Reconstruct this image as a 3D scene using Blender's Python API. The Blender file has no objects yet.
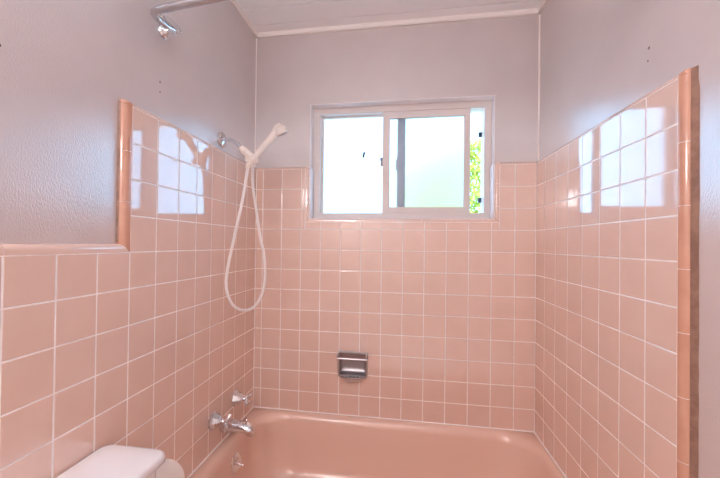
import bpy, bmesh, math, random
from mathutils import Vector as V, Matrix
random.seed(7)
C = bpy.context.scene.collection
PT = 0.111                       # tile pitch
W = 1.4707                       # tile face to tile face
Z0 = 1.712                       # grout line that closes the tall tile field
ZL = Z0 - 4*PT                   # low wainscot line
A0 = 0.0403                      # first full column on the back wall
BL, BR = 0.8923, 0.8834          # where the tall side fields end
RIM = 0.382
YB, XL, XR = 0.02, -0.022, W+0.018   # painted wall planes
HX0, HX1, HZ0, HZ1 = 0.302, 1.277, 1.436, 2.073   # window hole
YF = -3.0                        # wall behind the camera
ZC = 2.492

# ------------------------------------------------------------------ materials
def mat(name, col, rough=0.5, metal=0.0, spec=0.5, coat=0.0, emit=None, es=0.0):
    m = bpy.data.materials.new(name); m.use_nodes = True
    b = m.node_tree.nodes['Principled BSDF']
    b.inputs['Base Color'].default_value = (*col, 1)
    b.inputs['Roughness'].default_value = rough
    b.inputs['Metallic'].default_value = metal
    b.inputs['Specular IOR Level'].default_value = spec
    b.inputs['Coat Weight'].default_value = coat
    if emit:
        b.inputs['Emission Color'].default_value = (*emit, 1); b.inputs['Emission Strength'].default_value = es
    return m
def srgb(r, g, b):
    f = lambda c: (c/255/12.92) if c/255 <= .04045 else ((c/255+.055)/1.055)**2.4
    return (f(r), f(g), f(b))
def noise_node(m, scale, detail=2, sx=(1,1,1), rough=.5):
    nt = m.node_tree; tc = nt.nodes.new('ShaderNodeTexCoord'); mp = nt.nodes.new('ShaderNodeMapping')
    n = nt.nodes.new('ShaderNodeTexNoise'); n.inputs['Scale'].default_value = scale; n.inputs['Detail'].default_value = detail
    n.inputs['Roughness'].default_value = rough
    mp.inputs['Scale'].default_value = sx
    nt.links.new(tc.outputs['Object'], mp.inputs['Vector']); nt.links.new(mp.outputs['Vector'], n.inputs['Vector'])
    return n
def bump(m, scale, strength, dist=0.001, detail=2, sx=(1,1,1)):
    n = noise_node(m, scale, detail, sx); nt = m.node_tree
    b = nt.nodes.new('ShaderNodeBump'); b.inputs['Strength'].default_value = strength; b.inputs['Distance'].default_value = dist
    nt.links.new(n.outputs['Fac'], b.inputs['Height'])
    for q in ('Normal', 'Coat Normal'): nt.links.new(b.outputs['Normal'], nt.nodes['Principled BSDF'].inputs[q])
    return m
def mottle(m, c1, c2, scale, detail=3, sx=(1,1,1), lo=.35, hi=.65):
    n = noise_node(m, scale, detail, sx); nt = m.node_tree
    r = nt.nodes.new('ShaderNodeValToRGB')
    r.color_ramp.elements[0].color = (*c1, 1); r.color_ramp.elements[1].color = (*c2, 1)
    r.color_ramp.elements[0].position = lo; r.color_ramp.elements[1].position = hi
    nt.links.new(n.outputs['Fac'], r.inputs['Fac'])
    nt.links.new(r.outputs['Color'], nt.nodes['Principled BSDF'].inputs['Base Color'])
    return m

def glaze(m, rough, ior):
    b = m.node_tree.nodes['Principled BSDF']
    b.inputs['Coat Weight'].default_value = 1; b.inputs['Coat Roughness'].default_value = rough; b.inputs['Coat IOR'].default_value = ior
TILE = mottle(mat('pink_glazed_tile', srgb(224,188,174), .06, spec=.85), srgb(226,193,177), srgb(230,198,183), 9)
glaze(TILE, .05, 1.62); bump(TILE, 18, .02, .002)
TRIMT = mottle(mat('peach_glazed_trim', srgb(208,152,126), .12, spec=.7), srgb(198,144,119), srgb(206,154,130), 14)
GROUT = mottle(mat('pale_grout', srgb(246,238,234), .7, spec=.3), srgb(243,233,228), srgb(250,244,241), 30)
PAINT = mottle(mat('mauve_semigloss_paint', srgb(203,189,186), .3, spec=.8), srgb(202,188,185), srgb(206,192,189), 6)
glaze(PAINT, .12, 2.3); bump(PAINT, 270, .6, .0014, 3, (1,1,.5))
CEIL = mat('white_board_paint', srgb(250,248,248), .5)
TRIMW = mat('white_trim_paint', srgb(238,228,222), .4)
CAULK_SHADE = mottle(mat('brown_caulk_shade', srgb(150,115,100), .5), srgb(136,102,86), srgb(160,124,106), 40, 3)
VINYL = mat('white_vinyl', srgb(226,215,210), .35)
TUBM = bump(mat('pink_enamel', srgb(232,195,176), .2, spec=.6), 5, .04, .004)
JAMB = mat('white_glazed_jamb', srgb(240,232,232), .12, spec=.6)
CHROME = mat('polished_chrome', (.76,.77,.80), .04, 1.0)
CHROMEW = bump(mat('worn_chrome', (.62,.58,.58), .28, 1.0), 120, .15, .0005)
RECESS = mat('dull_chrome_recess', (.42,.38,.39), .38, 1.0)
RODM = mat('satin_steel_rod', (.58,.57,.58), .13, 1.0)
PLAST = mat('white_abs_plastic', srgb(240,228,218), .3)
HOSE = bump(mat('white_hose', srgb(238,228,224), .35), 1, 0.0)
PORC = mat('white_porcelain', srgb(236,230,230), .09, spec=.6)
PAPER = bump(mat('toilet_paper', srgb(240,228,218), .95, spec=.1), 200, .2, .001)
RUBBER = mat('dark_clip', srgb(40,60,90), .5)
SPRAY = mat('grey_spray_face', srgb(150,140,140), .3)
FLOORM = mottle(mat('vinyl_floor', srgb(200,190,180), .35), srgb(222,216,210), srgb(232,227,222), 12)
DIRT = mat('dark_speck', srgb(90,70,64), .7)
SPECK = mat('filler_grey', srgb(140,112,100), .7)
DOORW = mat('door_paint', srgb(232,226,220), .4)

def frosted(name, milk, rough):
    m = bpy.data.materials.new(name); m.use_nodes = True; nt = m.node_tree; nt.nodes.clear()
    o = nt.nodes.new('ShaderNodeOutputMaterial')
    g = nt.nodes.new('ShaderNodeBsdfRefraction'); g.inputs['Roughness'].default_value = rough; g.inputs['IOR'].default_value = 1.45
    gl = nt.nodes.new('ShaderNodeBsdfGlossy'); gl.inputs['Roughness'].default_value = .3
    tr = nt.nodes.new('ShaderNodeBsdfTranslucent'); tr.inputs['Color'].default_value = (.95,.97,1,1)
    m1 = nt.nodes.new('ShaderNodeMixShader'); m1.inputs['Fac'].default_value = milk
    m2 = nt.nodes.new('ShaderNodeMixShader'); m2.inputs['Fac'].default_value = .05
    L = nt.links.new
    L(g.outputs[0], m1.inputs[1]); L(tr.outputs[0], m1.inputs[2]); L(m1.outputs[0], m2.inputs[1]); L(gl.outputs[0], m2.inputs[2])
    L(m2.outputs[0], o.inputs['Surface'])
    return m
FROST = frosted('frosted_glass', .12, .22); FROST2 = frosted('frosted_sash_glass', .1, .33)
LATCH_BACKLIT = mat('grey_latch_backlit', srgb(150,152,168), .4)  # backlit darkness of the stile put into its grey; the latch shares it
LEAF = mottle(mat('hedge_leaf', srgb(120,165,60), .5), srgb(165,185,60), srgb(230,228,120), 6)
TWIG = mat('hedge_twig', srgb(90,75,55), .8)
GRASS = mottle(mat('pale_patio', srgb(215,210,200), .9), srgb(205,200,190), srgb(222,218,210), 8)
EAVE = mat('eave_paint', srgb(225,205,190), .6)
GLOBE = mat('lamp_globe', (1,1,1), .3, emit=(.74,.95,1.2), es=24)

BULB = mat('fill_globe', (1,1,1), .3, emit=(.97,.95,.98), es=44)  # globes of the added fill lamp

# ------------------------------------------------------------------ helpers
def link(name, bm, m, parent=None, smooth=True, angle=40, kind=None):
    bmesh.ops.recalc_face_normals(bm, faces=bm.faces)
    me = bpy.data.meshes.new(name); bm.to_mesh(me); bm.free()
    for x in (m if isinstance(m, (list, tuple)) else [m]): me.materials.append(x)
    o = bpy.data.objects.new(name, me); C.objects.link(o)
    if parent is not None:
        o.parent = parent
        t = parent
        off = V((0,0,0))
        while t is not None: off += t.location; t = t.parent
        me.transform(Matrix.Translation(-off))
    if smooth:
        me.polygons.foreach_set('use_smooth', [True]*len(me.polygons))
        try: me.set_sharp_from_angle(angle=math.radians(angle))
        except Exception: pass
    if kind: o['kind'] = kind
    return o
def thing(name, label, cat, loc, group=None):
    o = bpy.data.objects.new(name, None); o.empty_display_size = .05; C.objects.link(o); o.location = loc
    o['label'] = label; o['category'] = cat
    if group: o['group'] = group
    return o
def tag(o, label, cat, group=None):
    o['label'] = label; o['category'] = cat
    if group: o['group'] = group
    return o
def box(bm, lo, hi, bev=0.0, seg=2, mi=0):
    b = bmesh.new(); r = bmesh.ops.create_cube(b, size=1)
    for v in b.verts:
        v.co = V([lo[i] + (v.co[i]+.5)*(hi[i]-lo[i]) for i in range(3)])
    if bev > 0:
        bmesh.ops.bevel(b, geom=b.edges[:], offset=bev, segments=seg, affect='EDGES', profile=.5)
    merge(bm, b, mi)
def merge(bm, b, mi=0, M=None):
    vm = {}
    for v in b.verts: vm[v] = bm.verts.new(M @ v.co if M else v.co)
    for f in b.faces:
        try:
            nf = bm.faces.new([vm[v] for v in f.verts]); nf.material_index = mi
        except ValueError: pass
    b.free()
def rings(bm, rs, cap0=True, cap1=True, mi=0, closed=True):
    """skin a list of rings (lists of points, equal length)"""
    vs = [[bm.verts.new(p) for p in r] for r in rs]
    n = len(vs[0])
    for a, b in zip(vs, vs[1:]):
        for i in range(n if closed else n-1):
            j = (i+1) % n
            f = bm.faces.new((a[i], a[j], b[j], b[i])); f.material_index = mi
    if cap0: bm.faces.new(vs[0]).material_index = mi
    if cap1: bm.faces.new(vs[-1][::-1]).material_index = mi
def frame_axes(d, up=V((0,0,1))):
    d = d.normalized()
    if abs(d.dot(up)) > .98: up = V((1,0,0))
    a = up.cross(d).normalized(); return a, d.cross(a)
def spline(P, n=8):
    P = [V(p) for p in P]; out = []
    Q = [2*P[0]-P[1]] + P + [2*P[-1]-P[-2]]
    for i in range(1, len(Q)-2):
        p0, p1, p2, p3 = Q[i-1:i+3]
        for k in range(n):
            t = k/n
            out.append(.5*((2*p1)+(p2-p0)*t+(2*p0-5*p1+4*p2-p3)*t*t+(3*p1-p0-3*p2+p3)*t**3))
    out.append(P[-1]); return out
def tube(bm, P, r, seg=16, mi=0, squash=1.0):
    P = [V(p) for p in P]
    R = r if isinstance(r, (list, tuple)) else [r]*len(P)
    rs = []; a = None
    for i, p in enumerate(P):
        d = (P[min(i+1, len(P)-1)] - P[max(i-1, 0)]).normalized()
        if a is None: a, b = frame_axes(d)
        else:
            a = (a - d*a.dot(d)).normalized(); b = d.cross(a)
        rs.append([p + R[i]*(math.cos(2*math.pi*k/seg)*a + squash*math.sin(2*math.pi*k/seg)*b) for k in range(seg)])
    rings(bm, rs, mi=mi)
def lathe(bm, prof, o, axis, seg=32, mi=0, facets=None, ph=.3):
    """prof: (h along axis, radius)"""
    o = V(o); axis = V(axis).normalized(); u, w = frame_axes(axis)
    n = facets or seg
    rs = [[o + axis*h + max(r, 1e-5)*(math.cos(2*math.pi*k/n+ph)*u + math.sin(2*math.pi*k/n+ph)*w) for k in range(n)] for h, r in prof]
    rings(bm, rs, mi=mi)
def rrect(x0, x1, y0, y1, r, z, n=10):
    pts = []
    r = min(r, (x1-x0)/2-1e-4, (y1-y0)/2-1e-4)
    for cx, cy, a0 in ((x1-r, y1-r, 0), (x0+r, y1-r, 90), (x0+r, y0+r, 180), (x1-r, y0+r, 270)):
        for k in range(n+1):
            t = math.radians(a0 + 90*k/n); pts.append(V((cx+r*math.cos(t), cy+r*math.sin(t), z)))
    return pts
def cut_rects(u0, u1, v0, v1, holes):
    """rectangles that cover the area outside the holes"""
    us = sorted({u0, u1, *[h for H in holes for h in H[:2] if u0 < h < u1]})
    vs = sorted({v0, v1, *[h for H in holes for h in H[2:] if v0 < h < v1]})
    for a, b in zip(us, us[1:]):
        run = None
        for c, d in zip(vs, vs[1:]):
            mu, mv = (a+b)/2, (c+d)/2
            if any(H[0] < mu < H[1] and H[2] < mv < H[3] for H in holes):
                if run: yield (a, b, *run); run = None
            else: run = (run[0], d) if run else (c, d)
        if run: yield (a, b, *run)

class Wall:
    def __init__(s, O, U, N): s.O, s.U, s.N = V(O), V(U), V(N)
    def p(s, u, v, n): return s.O + s.U*u + V((0,0,v)) + s.N*n
LW = Wall((0,0,0), (0,-1,0), (1,0,0)); RW = Wall((W,0,0), (0,-1,0), (-1,0,0)); BW = Wall((0,0,0), (1,0,0), (0,-1,0))

def tiles(w, cells, slabs, thick, parent):
    """tiles in material slot 0, the grout bed in slot 1"""
    bm = bmesh.new(); g = .0021
    for cell in cells:
        u0, u1, v0, v1 = cell[:4]; l = r = g
        if len(cell) == 6:                       # a cut tile: no joint inside the tile itself
            if any(abs(u0-h[1]) < 1e-5 or abs(u0-h[0]) < 1e-5 for h in (SH,)) and u0 > cell[4]+1e-5: l = 0
            if any(abs(u1-h[1]) < 1e-5 or abs(u1-h[0]) < 1e-5 for h in (SH,)) and u1 < cell[5]-1e-5: r = 0
        u0 += l; u1 -= r; v0 += g; v1 -= g
        if u1-u0 < .004 or v1-v0 < .004: continue
        t1, t2 = random.uniform(-.00013, .00013), random.uniform(-.00013, .00013)
        rs = []
        for ins, h in ((0, -.002), (0, -.0006), (.0006, -.00015), (.0014, 0)):
            rs.append([w.p(u, v, h + (0 if h < -.001 else (t1 if k in (1,2) else -t1) + (t2 if k > 1 else -t2)))
                       for k, (u, v) in enumerate(((u0+ins, v0+ins), (u1-ins, v0+ins), (u1-ins, v1-ins), (u0+ins, v1-ins)))])
        rings(bm, rs, cap0=False)
    for u0, u1, v0, v1 in slabs:
        b = bmesh.new()
        rings(b, [[w.p(u, v, n) for u, v in ((u0,v0),(u1,v0),(u1,v1),(u0,v1))] for n in (-thick, -.0007)])
        merge(bm, b, 1)
    return link('tile_panel', bm, [TILE, GROUT], parent, smooth=False)

def quarter(wd, r, n=8, depth=.02):
    """trim section: flat face then a quarter round that turns back to the wall; (v across, n out)"""
    pts = [(0, 0)]
    if wd - r > .001: pts.append((wd - r, 0))
    for k in range(1, n+1):
        t = math.pi/2*k/n; pts.append((wd - r + r*math.sin(t), -r + r*math.cos(t)))
    if depth > r + .0005: pts.append((wd, -depth))
    pts.append((0, -depth)); return pts
def trim_run(bm, w, along, at, sgn, cuts, wd, r, depth=.02, gap=.0014, mit0=0, mit1=0):
    """along: 'u' or 'v' is the running axis, at: where its inner edge lies, sgn: side on which it grows"""
    sec = quarter(wd, r, depth=depth)
    for i, (c0, c1) in enumerate(zip(cuts, cuts[1:])):
        rs = []
        for j, c in enumerate((c0+gap/2, c1-gap/2)):
            mt = (mit0 if (j == 0 and i == 0) else mit1 if (j == 1 and i == len(cuts)-2) else 0)
            ring = []
            for x, n in sec:
                cc = c + mt*x
                ring.append(w.p(cc, at+sgn*x, n) if along == 'u' else w.p(at+sgn*x, cc, n))
            rs.append(ring)
        rings(bm, rs)
    # grout core that shows in the joints
    lo, hi = cuts[0], cuts[-1]
    core = [(x*.97, n-.0009) for x, n in sec]
    rs = []
    for j, c in enumerate((lo+.001, hi-.001)):
        mt = mit0 if j == 0 else mit1
        rs.append([w.p(c+mt*x, at+sgn*x, n) if along == 'u' else w.p(at+sgn*x, c+mt*x, n) for x, n in core])
    b = bmesh.new(); rings(b, rs); merge(bm, b, 1)
def slab(bm, w, u0, u1, v0, v1, n0, n1):
    b = bmesh.new(); rings(b, [[w.p(u, v, n) for u, v in ((u0,v0),(u1,v0),(u1,v1),(u0,v1))] for n in (n0, n1)]); merge(bm, b)

# ------------------------------------------------------------------ room shell
SH = (0.4815, 0.6395, 0.597, 0.7225)        # soap dish recess (x0,x1,z0,z1)
bm = bmesh.new()
for u0, u1, v0, v1 in cut_rects(-.14, W+.14, 0, ZC+.1, [(HX0, HX1, HZ0, HZ1), SH]):
    slab(bm, BW, u0, u1, v0, v1, -.15, -YB)
bmesh.ops.remove_doubles(bm, verts=bm.verts, dist=1e-5)
wall_back = link('wall_back', bm, PAINT, smooth=False, kind='structure')
bm = bmesh.new(); slab(bm, LW, -.15, -YF+.1, 0, ZC+.1, XL-.12, XL); wall_left = link('wall_left', bm, PAINT, smooth=False, kind='structure')
bm = bmesh.new(); slab(bm, RW, -.15, -YF+.1, 0, ZC+.1, -(XR-W)-.12, -(XR-W)); wall_right = link('wall_right', bm, PAINT, smooth=False, kind='structure')
bm = bmesh.new(); box(bm, (XL-.12, YF-.12, 0), (XR+.12, YF, ZC+.1)); wall_front = link('wall_front', bm, DOORW, smooth=False, kind='structure')
bm = bmesh.new(); box(bm, (XL-.12, YF-.12, -.1), (XR+.12, .15, 0)); link('floor', bm, FLOORM, smooth=False, kind='structure')
# boarded ceiling: boards run across, V grooves between them
bm = bmesh.new()
y = .075; box(bm, (XL-.12, YF-.12, ZC+.0115), (XR+.12, .15, ZC+.1))
while y > YF:
    y1 = max(y-.1295, YF); b = bmesh.new()
    x0, x1 = XL-.02, XR+.02
    sec = [(y, ZC+.012), (y-.002, ZC+.011), (y-.0045, ZC), (y1+.0025, ZC), (y1+.0005, ZC+.011), (y1, ZC+.012)]
    rings(b, [[V((x, a, z)) for a, z in sec] for x in (x0, x1)]); merge(bm, b); y = y1
link('ceiling', bm, CEIL, smooth=False, kind='structure')
def crown(name, w, u0, u1, n):
    bm = bmesh.new(); h = .0225; d = .017
    sec = [(0,0), (0,-h), (d*.55,-h), (d*.8,-h*.75), (d,-h*.35), (d,0)]
    rings(bm, [[w.p(u, ZC+.001+z, n+x) for x, z in sec] for u in (u0, u1)])
    return link(name, bm, TRIMW, kind='structure')
crown('trim_1', BW, XL, XR, -YB); crown('trim_2', LW, -YB, -YF, XL); crown('trim_3', RW, -YB, -YF, -(XR-W))
for k, (x, m_, r_) in enumerate(((XL, TRIMW, .004), (XR, TRIMW, .006))):
    bm = bmesh.new(); tube(bm, [(x, YB, Z0+.013), (x, YB, ZC)], r_, 12); link('trim_%d' % (4+k), bm, m_, kind='structure')

# ------------------------------------------------------------------ tile work
def grid(u_lines, v_lines, holes=()):
    for a, b in zip(u_lines, u_lines[1:]):
        for c, d in zip(v_lines, v_lines[1:]):
            hs = [h for h in holes if h[0] < b-1e-4 and h[1] > a+1e-4 and h[2] < d-1e-4 and h[3] > c+1e-4]
            if hs:
                for q in cut_rects(a, b, c, d, hs): yield (*q, a, b)
            else: yield (a, b, c, d)
vz = [RIM-.012] + [Z0-k*PT for k in range(11, -1, -1)]
hole_w = (HX0-.018, HX1+.0205, HZ0-.0165, 9)
ub = [0] + [A0+k*PT for k in range(13)] + [W]
tiles(BW, grid(ub, vz, [hole_w, SH]), cut_rects(0, W, RIM-.03, Z0, [hole_w, SH]), .02, wall_back)
def sidelines(B, to):
    ls = sorted([B-k*PT for k in range(0, 9) if B-k*PT > .004]); ls = [0] + ls
    return ls
vfull = [0] + [Z0-k*PT for k in range(15, -1, -1)]
ul = sidelines(BL, 0); ul_low = [BL+k*PT for k in range(0, 19)] + [-YF]
vlow = [v for v in vfull if v <= ZL+1e-6]
tiles(LW, list(grid(ul, vfull)) + list(grid(ul_low, vlow)), [(-.02, BL, 0, Z0), (BL, -YF, 0, ZL)], -XL, wall_left)
tiles(RW, grid(sidelines(BR, 0), vfull), [(-.02, BR, 0, Z0)], XR-W, wall_right)
# left trims
WB = .027; WBR = .020; WT = .0125
def steps(a, b, first, st=.1525):
    r = [a]; x = first
    while x < b-.01:
        if x > a+.01: r.append(x)
        x += st
    return r+[b]
bm = bmesh.new()
trim_run(bm, LW, 'v', BL, 1, [ZL]+[1.4204-.0015, 1.573, Z0+.004], WB, .02, -XL, mit0=.92)
cb = bmesh.new(); trim_run(cb, LW, 'u', ZL, 1, steps(BL, -YF, 1.0685, .1545), .025, .016, -XL, mit0=1.08)
trim_run(cb, LW, 'u', Z0, 1, steps(0, BL+.004, .12), WT, .0115, -XL); link('cap_trim', cb, [TILE, GROUT], wall_left)
# rounded outer corner cap
b = bmesh.new()
rings(b, [[LW.p(BL+.001+x, Z0+.004, n) for x, n in quarter(WB-.001, .02, depth=-XL)],
          [LW.p(BL+.001+x*.985, Z0+.009, min(n, -.001)) for x, n in quarter(WB-.001, .02, depth=-XL)],
          [LW.p(BL+.004+x*.86, Z0+.0125, min(n, -.006)) for x, n in quarter(WB-.001, .02, depth=-XL)]]); merge(bm, b)
link('bullnose_trim', bm, [TRIMT, GROUT], wall_left)
bm = bmesh.new()
trim_run(bm, RW, 'v', BR, 1, [0, .186, .338, .49, .642, .7945, .9465, 1.099, 1.2504, 1.4015, 1.553, Z0+.002], WBR, .0175, XR-W)
cb = bmesh.new(); trim_run(cb, RW, 'u', Z0, 1, steps(0, BR+.004, .1), WT, .0115, XR-W); link('cap_trim', cb, [TILE, GROUT], wall_right)
b = bmesh.new()
q = quarter(WBR-.001, .0175, depth=XR-W)
rings(b, [[RW.p(BR+.001+x, Z0+.0018, n) for x, n in q], [RW.p(BR+.001+x*.985, Z0+.008, min(n, -.001)) for x, n in q],
          [RW.p(BR+.004+x*.86, Z0+.0125, min(n, -.006)) for x, n in q]]); merge(bm, b)
link('bullnose_trim', bm, [TRIMT, GROUT], wall_right)
# right: old caulk beside the bullnose; left: shading line put into brown colour
def caulk_shade(w, u, v0, v1, n, wd, parent):
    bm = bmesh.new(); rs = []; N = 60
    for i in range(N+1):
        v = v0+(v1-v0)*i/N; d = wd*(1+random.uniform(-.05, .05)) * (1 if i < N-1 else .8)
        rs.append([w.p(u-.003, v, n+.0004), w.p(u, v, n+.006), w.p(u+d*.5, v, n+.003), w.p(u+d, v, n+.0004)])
    rings(bm, rs); link('caulk_shade_strip', bm, CAULK_SHADE, parent)
caulk_shade(RW, BR+WBR, 0.02, Z0+.012, -(XR-W), .017, wall_right)
caulk_shade(LW, BL+WB, ZL+.03, Z0+.008, XL, .004, wall_left)  # thin brown strip holds the edge shading in its colour
# back wall trims: the cap along the top and the surround of the window
bm = bmesh.new()
xl, xr, zb = HX0-.0175, HX1+.02, HZ0-.016
trim_run(bm, BW, 'u', Z0, 1, [0, .11, .205, HX0], WT, .0115, .02)
trim_run(bm, BW, 'u', Z0, 1, [HX1, 1.36, 1.428, W], WT, .0115, .02)
trim_run(bm, BW, 'v', xl, 1, [zb, 1.55, 1.66, Z0+.012], .0175, .008, .02, mit0=1)
trim_run(bm, BW, 'v', xr, -1, [zb, 1.50, 1.615, Z0+.012], .02, .008, .02, mit0=1)
trim_run(bm, BW, 'u', zb, 1, [xl]+[xl+.02+.152*k for k in range(1, 7)]+[xr], .016, .008, .02, mit0=1, mit1=-1)
jb = bmesh.new()
# tile returns on the two jambs and the sill, back to the window frame
for x0, x1 in ((HX0-.003, HX0+.011), (HX1-.011, HX1+.003)):
    box(jb, (x0, .004, HZ0-.003), (x1, .0745, Z0+.008), .005, 3)
box(jb, (HX0, .004, HZ0-.004), (HX1, .0745, HZ0+.0035), .003, 3)
link('bullnose_trim', bm, [TILE, GROUT], wall_back)
for lo, hi in (((HX0, .0185, Z0), (HX0+.0025, .0745, HZ1)), ((HX1-.0025, .0185, Z0), (HX1, .0745, HZ1)), ((HX0, .0185, HZ1-.0025), (HX1, .0745, HZ1))): box(jb, lo, hi)
link('jamb_lining', jb, JAMB, wall_back)
# bead of caulk where the tub meets the tile
for k, (w, u0, u1) in enumerate(((BW, 0, W), (LW, 0, .765), (RW, 0, .765))):
    bm = bmesh.new(); rings(bm, [[w.p(u, RIM-.004, -.001), w.p(u, RIM-.004, .0045), w.p(u, RIM+.0006, .0042), w.p(u, RIM+.003, .0022), w.p(u, RIM+.0048, -.001)] for u in (u0, u1)])
    link('trim_%d' % (6+k), bm, GROUT, kind='structure')
# screw holes of the old rod, both walls
for w, par, pts in ((LW, wall_left, ((.7492,1.8555),(.7484,1.821))), (RW, wall_right, ((.7548,1.856),(.7511,1.8217)))):
    nn = XL if w is LW else -(XR-W)
    for k, (u, v) in enumerate(pts):
        bm = bmesh.new(); r = .0034 if k == 0 else .0026
        lathe(bm, [(0, r*1.25), (.0012, r), (.0004, r*.6), (.0002, 0)], w.p(u, v, nn), w.N, 12)
        link('screw_hole', bm, SPECK, par)

# ------------------------------------------------------------------ window
FY0 = .075
win = thing('window_1', 'white vinyl sliding window with frosted panes, slid open at right', 'window', (.79, .1, HZ0)); 
for k in ('label', 'category'): del win[k]
win['kind'] = 'structure'
def rect_frame(bm, x0, x1, z0, z1, l, r, b_, t, ya, yb, bev=.003):
    """a hollow mitred rectangular section"""
    o = [(x0,z0),(x1,z0),(x1,z1),(x0,z1)]; i = [(x0+l,z0+b_),(x1-r,z0+b_),(x1-r,z1-t),(x0+l,z1-t)]
    sgn = [(1,1),(-1,1),(-1,-1),(1,-1)]
    rs = []
    for pts, y, ins in ((o, yb, 0), (o, ya+bev, 0), (o, ya, bev), (i, ya, -bev), (i, ya+bev, 0), (i, yb, 0)):
        rs.append([V((x+ins*s, y, z+ins*q)) for (x, z), (s, q) in zip(pts, sgn)])
    vs = [[bm.verts.new(p) for p in r_] for r_ in rs]
    for a, b in zip(vs, vs[1:]+vs[:1]):
        for k in range(4): bm.faces.new((a[k], a[(k+1)%4], b[(k+1)%4], b[k]))
bm = bmesh.new()
rect_frame(bm, HX0-.002, HX1+.002, HZ0+.002, HZ1+.002, .046, .0405, .0365, .0405, FY0, .150)
rect_frame(bm, .340, 1.244, 1.470, 2.040, .007, .007, .007, .007, FY0+.030, .145, .002)   # stop step
link('frame', bm, VINYL, win, angle=30)
# fixed sash (left, outer track)
fx = bmesh.new(); rect_frame(fx, .345, .826, 1.472, 2.036, .0125, .044, .006, .010, .112, .135, .002)
fixed = link('fixed_sash', fx, VINYL, win, angle=30)
bm = bmesh.new(); box(bm, (.353, .121, 1.475), (.786, .125, 2.030)); link('frosted_pane', bm, FROST, fixed, smooth=False)
# sliding sash (inner track)
sx = bmesh.new(); rect_frame(sx, .7015, 1.1685, 1.4745, 2.0348, .039, .0325, .0325, .0368, .078, .104, .002)
slide = link('sliding_sash', sx, VINYL, win, angle=30)
bm = bmesh.new(); box(bm, (.735, .089, 1.500), (1.141, .093, 2.003)); link('frosted_pane', bm, FROST2, slide, smooth=False)
bm = bmesh.new()
box(bm, (.690, .083, 1.735), (.703, .092, 1.785), .003); box(bm, (.6865, .079, 1.765), (.694, .087, 1.783), .003)
link('latch', bm, LATCH_BACKLIT, slide)
bm = bmesh.new(); box(bm, (.781, .108, 1.478), (.8275, .113, 2.030), .002); box(bm, (.772, .106, 1.715), (.786, .112, 1.778), .003); link('backlit_stile', bm, LATCH_BACKLIT, fixed)  # grey face over the stile, darkened as if backlit
bm = bmesh.new()
b = bmesh.new(); box(b, (-.006, -.002, -.017), (.006, .002, .017), .0015)
merge(bm, b, 0, Matrix.Translation((.592, .1182, 1.811)) @ Matrix.Rotation(.22, 4, 'Y')); link('pane_smudge', bm, DIRT, fixed)
# screen channel clips seen through the open gap
for z in (1.907, 1.548):
    bm = bmesh.new(); box(bm, (1.221, .124, z-.013), (1.236, .14, z+.013), .002); link('screen_clip', bm, RUBBER, win)

# ------------------------------------------------------------------ tub
bm = bmesh.new()
rs = [rrect(.001, W-.001, -.762, -.0008, .006, 0), rrect(.001, W-.001, -.762, -.0008, .006, RIM-.012),
      rrect(.002, W-.002, -.757, -.001, .008, RIM-.003), rrect(.004, W-.004, -.752, -.002, .01, RIM)]
def basin(l, r, bk, fr, rad, z): return rrect(l, W-r, -.762+fr, -bk, rad, z)
rs += [basin(.036, .013, .010, .055, .19, RIM), basin(.040, .017, .014, .060, .19, RIM-.002), basin(.049, .025, .024, .070, .185, RIM-.009),
       basin(.057, .032, .033, .079, .18, RIM-.021), basin(.062, .037, .039, .085, .178, RIM-.040), basin(.070, .055, .047, .092, .175, .26),
       basin(.090, .13, .075, .12, .17, .13), basin(.115, .19, .10, .145, .165, .085), basin(.15, .24, .14, .18, .14, .066), basin(.22, .32, .20, .24, .12, .060)]
rings(bm, rs)
tag(link('bathtub', bm, TUBM, angle=80), 'pink enamel bathtub filling the tiled alcove under the window', 'bathtub')

# ------------------------------------------------------------------ chrome on the left wall
def valve(y, z, label, rot):
    t = thing('faucet_handle', label, 'faucet handle', (0, y, z), 'tub valves')
    bm = bmesh.new(); lathe(bm, [(.0003, .038), (.004, .0385), (.006, .036)], (0,y,z), (1,0,0), 32)
    lathe(bm, [(.004, .036), (.020, .0305), (.036, .020), (.041, .0155), (.043, .012)], (0,y,z), (1,0,0), facets=8, ph=.02)
    link('escutcheon', bm, CHROME, t, angle=20)
    bm = bmesh.new(); lathe(bm, [(.040, .0095), (.048, .0115), (.052, .009), (.058, .009), (.061, .012), (.070, .012), (.074, .008)], (0,y,z), (1,0,0), 20)
    h = V((.0665, y, z))
    for k in range(4):
        a = rot + k*math.pi/2; d = V((0, math.cos(a), math.sin(a)))
        P = [h + d*s + V((x,0,0)) for s, x in ((.006,0),(.014,.0005),(.022,.003),(.029,.006),(.033,.006))]
        tube(bm, P, [.0085,.0075,.0082,.0090,.0045], 12)
    link('cross_handle', bm, CHROME, t)
valve(-.217, .527, 'chrome cross-handle tub valve on left wall nearest the back corner', .5)
valve(-.418, .519, 'chrome cross-handle tub valve on left wall farther from the corner', .75)
t = thing('tub_spout', 'chrome tub spout on left wall between the two valve handles', 'spout', (0, -.328, .449))
bm = bmesh.new()
P = spline([(.0005,-.328,.449),(.03,-.328,.452),(.06,-.328,.454),(.09,-.328,.452),(.115,-.328,.447),(.131,-.328,.437),(.136,-.328,.422)], 5)
R0 = [.031,.0305,.0285,.0265,.0265,.0255,.019]
R_ = [R0[min(i//5, 6)]*(1-(i%5)/5) + R0[min(i//5+1, 6)]*((i%5)/5) for i in range(len(P))]
tube(bm, P, R_, 24, squash=.92)
lathe(bm, [(0, .017), (.006, .0165), (.0062, .012), (.001, .011)], (.136,-.328,.424), (0,0,-1), 20)
link('spout_body', bm, CHROME, t)
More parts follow.
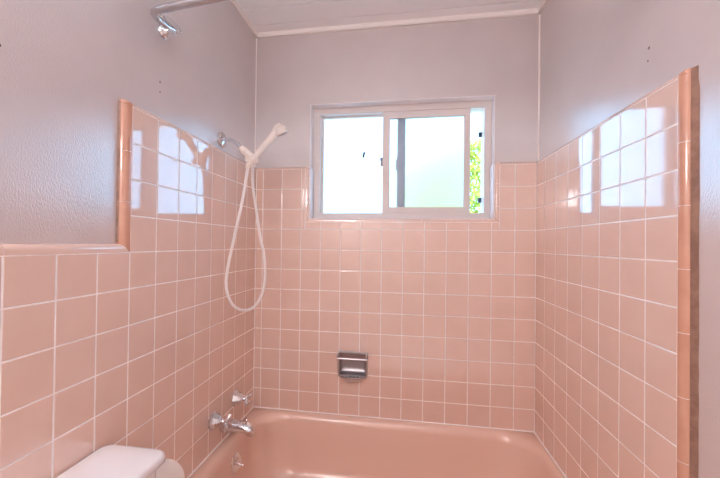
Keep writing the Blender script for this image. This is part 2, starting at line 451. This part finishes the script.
bm = bmesh.new(); lathe(bm, [(0, .004), (.012, .004), (.013, .0075), (.02, .0085), (.024, .006), (.025, 0)], (.117,-.328,.467), (0,0,1), 16); link('diverter_knob', bm, CHROME, t)
# overflow plate with trip lever on the tub's end wall
nrm = V((1, -.14, .12)).normalized(); oc = V((.0685, -.333, .287)); a, b2 = frame_axes(nrm)
t = thing('overflow_plate', 'round chrome overflow plate with trip lever inside the tub', 'overflow plate', oc)
bm = bmesh.new(); lathe(bm, [(-.006, .042), (.003, .042), (.006, .039), (.0075, .030), (.008, 0)], oc, nrm, 36); link('plate', bm, CHROME, t)
bm = bmesh.new(); tube(bm, [oc+nrm*.006, oc+nrm*.018+V((0,0,-.003)), oc+nrm*.038+V((0,.004,-.010))], [.0042,.004,.0048], 12); link('trip_lever', bm, CHROME, t)
for s in (-1, 1):
    bm = bmesh.new(); lathe(bm, [(.0065, .0045), (.0095, .004), (.0105, .0015), (.0106, 0)], oc+V((0,0,.021*s)), nrm, 12); link('screw', bm, CHROMEW, t)

# shower arm with bracket
YA = -.34
t = thing('shower_pipe', 'chrome shower pipe with white bracket above the tile on left wall', 'shower pipe', (XL, YA, 1.779))
bm = bmesh.new(); lathe(bm, [(.0005, .036), (.004, .0365), (.009, .032), (.013, .020), (.016, .013), (.019, .0125), (.02, .01)], (XL,YA,1.779), (1,0,0), 36); link('flange', bm, CHROME, t)
bm = bmesh.new(); tube(bm, spline([(XL+.002,YA,1.779),(0.0006,YA,1.7783),(0.0231,YA,1.7753),(0.0477,YA,1.763),(0.0692,YA,1.7445),(0.0866,YA,1.7271)], 6), .0095, 16); link('arm_pipe', bm, CHROME, t)
d = V((.046, 0, -.040)).normalized(); s0 = V((0.0743, YA, 1.7389))
bm = bmesh.new(); lathe(bm, [(0, .0115), (.001, .0135), (.014, .014), (.0145, .0165), (.034, .0172), (.036, .0145), (.040, .0145), (.041, .0175), (.066, .0175), (.070, .015), (.0705, .0)], s0, d, 20)
e0 = s0 + d*.055
tube(bm, [e0+V((-.004,0,.004)), e0+V((-.006,-.001,-.014)), e0+V((-.007,-.002,-.030))], [.0135,.0125,.012], 16)     # hose outlet
link('diverter_bracket', bm, PLAST, t)
bm = bmesh.new(); c0 = V((0.1338, -0.3369, 1.6872))
hd = (V((0.2275, -0.299, 1.818)) - c0).normalized()
q = bmesh.new(); u_, w_ = frame_axes(hd)
pr = [(-.016, .0175), (-.014, .0195), (.014, .0205), (.016, .019), (.016, .0158), (-.016, .0148), (-.016, .0175)]
rings(q, [[c0 + hd*h + r_*(math.cos(k*math.pi/12)*u_ + math.sin(k*math.pi/12)*w_) for k in range(24)] for h, r_ in pr], False, False)
bmesh.ops.remove_doubles(q, verts=q.verts, dist=1e-6); merge(bm, q)
lathe(bm, [(0, .012), (.012, .013), (.013, .009)], c0+V((.014,-.012,-.008)), (.8,-.5,-.3), 12)
link('cradle', bm, PLAST, t)
# hand shower: handle, head, spray face and hose
t = thing('hand_shower', 'white hand shower with looped hose resting in the wall bracket', 'hand shower', c0)
bm = bmesh.new()
P = spline([c0-hd*.026, c0, c0+hd*.04, c0+hd*.09, c0+hd*.135, V((0.2345, -0.2939, 1.8335)), V((0.2505, -0.2898, 1.8355))], 6)
n = len(P); R_ = []
for i in range(n):
    f = i/(n-1); R_.append(.0125 + .0062*min(1, max(0, f-.2)*1.8) + .009*max(0, (f-.72)/.28))
tube(bm, P, R_, 24)
fd = V((.36, .31, -.85)).normalized(); hc = V((0.2470, -0.2939, 1.8265))
lathe(bm, [(-.024, .004), (-.022, .014), (-.015, .024), (-.004, .0305), (.008, .032), (.015, .031), (.018, .029)], hc, fd, 32)
hnd = link('handle', bm, PLAST, t, angle=70)
bm = bmesh.new(); lathe(bm, [(.017, .0285), (.0195, .0275), (.020, .018), (.0215, .017), (.022, 0)], hc, fd, 32); link('spray_face', bm, SPRAY, hnd)
hp = [(0.1117,-0.342,1.6769),(0.1092,-0.34,1.6442),(0.0907,-0.3554,1.4792),(0.0631,-0.3707,1.3184),(0.0395,-0.381,1.1771),(0.0354,-0.381,1.1002),(0.0467,-0.3759,1.048),(0.0651,-0.3554,1.007),(0.0887,-0.3195,0.9855),(0.1174,-0.2837,0.9927),(0.1389,-0.2581,1.0265),(0.1512,-0.2376,1.0797),(0.1532,-0.2273,1.1515),(0.145,-0.2273,1.2498),(0.1317,-0.2376,1.3215),(0.1184,-0.2632,1.4588),(0.1163,-0.299,1.5735),(0.1266,-0.3267,1.6472),tuple(c0-hd*.02)]
P = spline(hp, 30)
bm = bmesh.new(); tube(bm, P, [.0070 + .0004*(1 if i % 2 else -1) for i in range(len(P))], 14); hose = link('hose', bm, HOSE, t, angle=70)
bm = bmesh.new(); lathe(bm, [(-.012, .0095), (-.011, .0105), (.008, .0105), (.010, .008)], V(hp[1])+V((.001,0,.012)), V(hp[0])-V(hp[1]), 12)
lathe(bm, [(-.018, .009), (-.016, .0105), (.006, .0115), (.008, .009)], c0-hd*.026, hd, 12); link('hose_nut', bm, PLAST, hose)

# soap dish
t = thing('soap_dish', 'recessed chrome soap dish with grab bar in the back tile wall', 'soap dish', (.56, 0, .60))
x0, x1, z0, z1 = .4785, .6415, .588, .726
bm = bmesh.new(); rect_frame(bm, x0, x1, z0, z1, .011, .011, .011, .011, -.007, .001, .003); link('frame', bm, CHROMEW, t)
bm = bmesh.new()
ax0, ax1, az0, az1 = SH[0]+.001, SH[1]-.001, SH[2]+.001, SH[3]-.001
rs = []
for ins, y in ((0, -.003), (.001, .012), (.006, .026), (.016, .034), (.03, .036)):
    rs.append([V((p.x, y, p.y)) for p in rrect(ax0+ins, ax1-ins, az0+ins, az1-ins, .004+ins*.8, 0, 4)])
rings(bm, rs, cap0=False); link('recess', bm, RECESS, t)
bm = bmesh.new()                                                     # tray that bellies out of the frame
rs = []
for z, dy, ins in ((.5685, .008, .046), (.570, .022, .040), (.577, .030, .024), (.589, .037, .010), (.597, .040, .006), (.5985, .034, .012), (.589, .030, .02), (.583, .016, .03)):
    ring = []
    for k in range(17):
        f = k/16; x = x0+ins+(x1-x0-2*ins)*f
        ring.append(V((x, -.004-dy*(1-abs(2*f-1)**3.5), z)))
    ring += [V((x1-ins, .0, z)), V((x0+ins, .0, z))]
    rs.append(ring)
rings(bm, rs); 
for k in range(5):
    x = .52+.02*k; tube(bm, [(x, -.032, .5975), (x, -.004, .5975)], .003, 8)
link('tray', bm, CHROMEW, t, angle=50)
bm = bmesh.new(); tube(bm, [(x0+.003, -.034, .6945), (x1-.001, -.034, .6945)], .0062, 14); link('grab_bar', bm, CHROMEW, t)
for x in (x0+.003, x1-.007):
    bm = bmesh.new(); box(bm, (x-.003, -.038, .686), (x+.004, -.004, .718), .0025); link('bar_post', bm, CHROMEW, t)

# ------------------------------------------------------------------ curved shower rod
t = thing('shower_rod', 'satin steel curved shower curtain rod across the top of the alcove', 'shower rod', (W/2, -.77, 2.03))
zr = 2.024
half = [(.026,-.785,2.026),(.0262,-.815,2.025),(.029,-.838,zr),(.040,-.854,zr),(.070,-.863,zr),(.13,-.871,zr),(.21,-.880,zr),(.34,-.896,zr),(.52,-.912,zr)]
full = half + [(W/2,-.918,zr)] + [(W-x, y, z) for x, y, z in half[::-1]]
bm = bmesh.new(); tube(bm, spline(full, 7), .0125, 20); link('rod', bm, RODM, t)
for s in (0, 1):
    X = (lambda x: W-x) if s else (lambda x: x)
    nx = -1 if s else 1; wx = XR if s else XL
    bm = bmesh.new(); lathe(bm, [(.0005, .023), (.006, .023), (.012, .019), (.020, .0125), (.045, .011), (.055, .013), (.060, .010), (.0605, 0)], (wx, -.742, 2.036), (nx,0,0), 28)
    tube(bm, [(X(.028),-.742,2.036), (X(.026),-.79,2.027)], .0105, 14); link('wall_flange', bm, CHROME, t)
    bm = bmesh.new(); b = bmesh.new(); rings(b, [[V((X(.052+dx), p.x, p.y)) for p in rrect(-.830, -.738, 2.0195, 2.0375, .009, 0, 6)] for dx in (-.0022, .0022)]); merge(bm, b)
    lathe(bm, [(.002, .005), (.005, .0045), (.006, 0)], (X(.052), -.752, 2.0285), (nx,0,0), 10); tube(bm, [(X(.028), -.818, 2.025), (X(.052), -.819, 2.0275)], .008, 12)
    link('swivel_plate', bm, CHROME, t)

# nail in the left wall
t = tag(link('nail', (lambda b: (lathe(b, [(0, .0018), (.012, .0018), (.0122, .0042), (.014, .004), (.0143, 0)], (XL, -1.234, 1.701), (1, 0, .1), 10), b)[1])(bmesh.new()), DIRT), 'small dark nail head in the painted left wall', 'nail')

# ------------------------------------------------------------------ toilet: tank at the left wall
TY0, TY1 = -1.465, -.965
t = thing('toilet', 'white porcelain toilet with tank against the left tiled wall', 'toilet', (.35, (TY0+TY1)/2, 0))
bm = bmesh.new(); rings(bm, [rrect(.03,.176,TY0+.022,TY1-.022,.03,.395), rrect(.024,.18,TY0+.016,TY1-.016,.035,.42), rrect(.02,.184,TY0+.012,TY1-.012,.035,0.7080), rrect(.028,.176,TY0+.02,TY1-.02,.03,0.7100)]); tank = link('tank', bm, PORC, t)
bm = bmesh.new()
rings(bm, [rrect(.007,.192,TY0+.004,TY1-.004,.034,0.7095), rrect(.003,.198,TY0,TY1,.030,0.7140), rrect(.003,.198,TY0,TY1,.030,0.7260), rrect(.004,.196,TY0+.002,TY1-.002,.029,0.7320),
           rrect(.008,.190,TY0+.008,TY1-.008,.027,0.7375), rrect(.016,.180,TY0+.018,TY1-.018,.028,0.7402), rrect(.05,.155,TY0+.05,TY1-.05,.02,0.7412)]); link('tank_lid', bm, PORC, t, angle=80)
bm = bmesh.new(); box(bm, (.184, -1.40, .635), (.196, -1.375, .66), .004); tube(bm, [(.196,-1.39,.648),(.202,-1.36,.646),(.202,-1.31,.642)], .005, 10); link('flush_lever', bm, CHROME, tank)
yc = (TY0+TY1)/2
def oval(x0, x1, hw, z, n=32):
    cx = (x0+x1)/2; hx = (x1-x0)/2
    return [V((cx+hx*math.cos(2*math.pi*k/n), yc+hw*math.sin(2*math.pi*k/n)*(1-.12*math.cos(2*math.pi*k/n)), z)) for k in range(n)]
bm = bmesh.new(); rings(bm, [oval(.12,.56,.105,0), oval(.12,.55,.1,.03), oval(.14,.52,.09,.16), oval(.10,.60,.13,.27), oval(.03,.68,.18,.37), oval(.03,.69,.185,.394), oval(.06,.66,.16,.396)]); link('bowl', bm, PORC, t)
bm = bmesh.new(); rings(bm, [oval(.205,.70,.188,.397), oval(.20,.705,.19,.41), oval(.21,.70,.186,.425), oval(.25,.66,.15,.43)]); link('seat_lid', bm, PORC, t)

# toilet paper on a pink ceramic holder
hz = .553; hx = .076; ya, yb = -.920, -.803
t = thing('toilet_paper_holder', 'pink ceramic toilet paper holder on left wall beside the tub', 'toilet paper holder', (0, (ya+yb)/2, hz))
bm = bmesh.new(); box(bm, (0.0003, ya-.025, hz-.06), (.006, yb+.012, hz+.03), .003); link('back_plate', bm, TRIMT, t)
for y0, y1 in ((ya-.022, ya-.006), (yb+.003, yb+.011)):
    bm = bmesh.new(); box(bm, (.004, y0, hz-.016), (hx+.012, y1, hz+.016), .005, 3); link('post', bm, TRIMT, t)
bm = bmesh.new(); tube(bm, [(hx, ya-.006, hz), (hx, yb+.003, hz)], .009, 14); link('roller', bm, CHROMEW, t)
bm = bmesh.new()
lathe(bm, [(0, .019), (0, .052), (.002, .0545), (yb-ya-.002, .0545), (yb-ya, .052), (yb-ya, .019)], (hx+.003, ya, hz-.0095), (0,1,0), 48)
for f in list(bm.faces):
    if len(f.verts) > 4: bm.faces.remove(f)
rings_in = [[V((hx+.003+.019*math.cos(k*math.pi/24), y, hz-.0095+.019*math.sin(k*math.pi/24))) for k in range(48)] for y in (ya, yb)]
rings(bm, rings_in, False, False)
tag(link('toilet_paper_roll', bm, PAPER), 'white toilet paper roll on the wall holder behind the tank', 'toilet paper')

# ------------------------------------------------------------------ ceiling lamp behind the camera, the room's lamp
lx, ly = .80, -1.75
t = thing('ceiling_light', 'round glowing globe lamp on a short stem under the middle of the ceiling', 'ceiling light', (lx, ly, ZC))
bm = bmesh.new(); lathe(bm, [(0, .09), (.012, .09), (.02, .03), (.12, .025), (.14, .06)], (lx,ly,ZC), (0,0,-1), 32); link('base', bm, CHROME, t)
bm = bmesh.new(); lathe(bm, [(.028, .055)] + [(.028+.075*(1-math.cos(k*math.pi/14)), .055*(k == 0)+.088*math.sin(max(k, .6)*math.pi/14)) for k in range(2, 15)], (lx,ly,ZC-.11), (0,0,-1), 32); link('globe', bm, GLOBE, t)

# added fill lamp, unseen, on the left wall behind the viewer
vy, vz = -2.42, 1.86
t = thing('fill_light', 'added three-globe fill lamp, unseen, on the left wall behind the viewer', 'fill light', (XL, vy, vz))
bm = bmesh.new(); box(bm, (XL+.0005, vy-.3, vz-.05), (XL+.03, vy+.3, vz+.05), .006); link('base', bm, CHROME, t)
for k in (-1, 0, 1):
    bm = bmesh.new(); lathe(bm, [(.03, .02), (.05, .025)] + [(.048+.085*(1-math.cos(a*math.pi/12)), .085*math.sin(a*math.pi/12)) for a in range(3, 13)], (XL, vy+.2*k, vz), (1,0,0), 24); link('globe', bm, BULB, t)

# ------------------------------------------------------------------ outside
bm = bmesh.new(); box(bm, (-8, .15, -.6), (9, 14, -.5)); link('ground', bm, GRASS, smooth=False, kind='structure')
bm = bmesh.new(); box(bm, (-2.5, .15, 2.33), (4, .62, 2.36)); box(bm, (-2.5, .60, 2.30), (4, .64, 2.46)); link('roof_eave', bm, EAVE, smooth=False, kind='structure')
def hedge(name, label, x0, x1, y, h, n):
    t = thing(name, label, 'shrub', ((x0+x1)/2, y, -.5))
    rnd = random.Random(3); bm = bmesh.new()
    for i in range(n):
        x = rnd.uniform(x0, x1); hh = h + .22*min(1, max(0, (x-1.3)/.3))
        z = -.45 + (hh+.45)*rnd.random()**.75 + .09*math.sin(x*5.3)+.06*math.sin(x*13)
        p = V((x, y + rnd.uniform(-.25, .25)*(1.1-.5*(z/h)), z))
        q = Matrix.Rotation(rnd.uniform(0, 6.3), 3, 'Z') @ Matrix.Rotation(rnd.uniform(-1.2, 1.2), 3, 'X') @ Matrix.Rotation(rnd.uniform(-1, 1), 3, 'Y')
        L = rnd.uniform(.03, .055); w = L*.42
        vs = [bm.verts.new(p + q @ V(c)) for c in ((0,-L,0), (w,-.2*L,.006), (.6*w,.6*L,0), (0,L,-.008), (-.6*w,.6*L,0), (-w,-.2*L,.006))]
        bm.faces.new(vs)
    link('foliage', bm, LEAF, t, smooth=False)
    bm = bmesh.new()
    for k in range(int((x1-x0)/.35)):
        x = x0+.2+k*.35; tube(bm, spline([(x,y,-.5),(x+.03,y+.02,.3),(x-.02,y-.03,h*.6),(x+.04,y,h*.85)], 4), .014, 6)
    link('stem', bm, TWIG, t)
hedge('garden_shrub', 'bright green leafy shrub outside seen through the open window gap', 0.62, 2.15, 4.0, 2.85, 14000)

# ------------------------------------------------------------------ light
wd = bpy.data.worlds.new('sky'); bpy.context.scene.world = wd; wd.use_nodes = True
bg = wd.node_tree.nodes['Background']; bg.inputs['Color'].default_value = (.42,.82,1.26,1); bg.inputs['Strength'].default_value = 4.0
sun = bpy.data.lights.new('sun', 'SUN'); sun.energy = 5; sun.angle = .02; sun.color = (1,.95,.86)
so = bpy.data.objects.new('sun', sun); C.objects.link(so); so.rotation_euler = (math.radians(52), 0, math.radians(-25))

# ------------------------------------------------------------------ camera
R = V((.9882,.1524,.0121)); F = V((-.1525,.9883,.0084)).normalized()
f_px = 340.8981
R = (R - F*R.dot(F)).normalized(); U = R.cross(F)
cam = bpy.data.cameras.new('camera'); co = bpy.data.objects.new('camera', cam); C.objects.link(co)
co.matrix_world = Matrix(((R.x,U.x,-F.x,.8176),(R.y,U.y,-F.y,-1.8134),(R.z,U.z,-F.z,1.3008),(0,0,0,1)))
cam.sensor_width = 36; cam.sensor_fit = 'HORIZONTAL'; cam.lens = f_px/720*36
cam.shift_x = 9.7797/720; cam.shift_y = 2.1159/720; cam.clip_start = .02
sc = bpy.context.scene; sc.camera = co
sc.view_settings.view_transform = 'Standard'; sc.view_settings.look = 'None'; sc.view_settings.gamma = 1; sc.view_settings.use_curve_mapping = False
sc.view_settings.exposure = 0.09
sc.cycles.max_bounces = 10; sc.cycles.diffuse_bounces = 6; sc.cycles.caustics_reflective = False
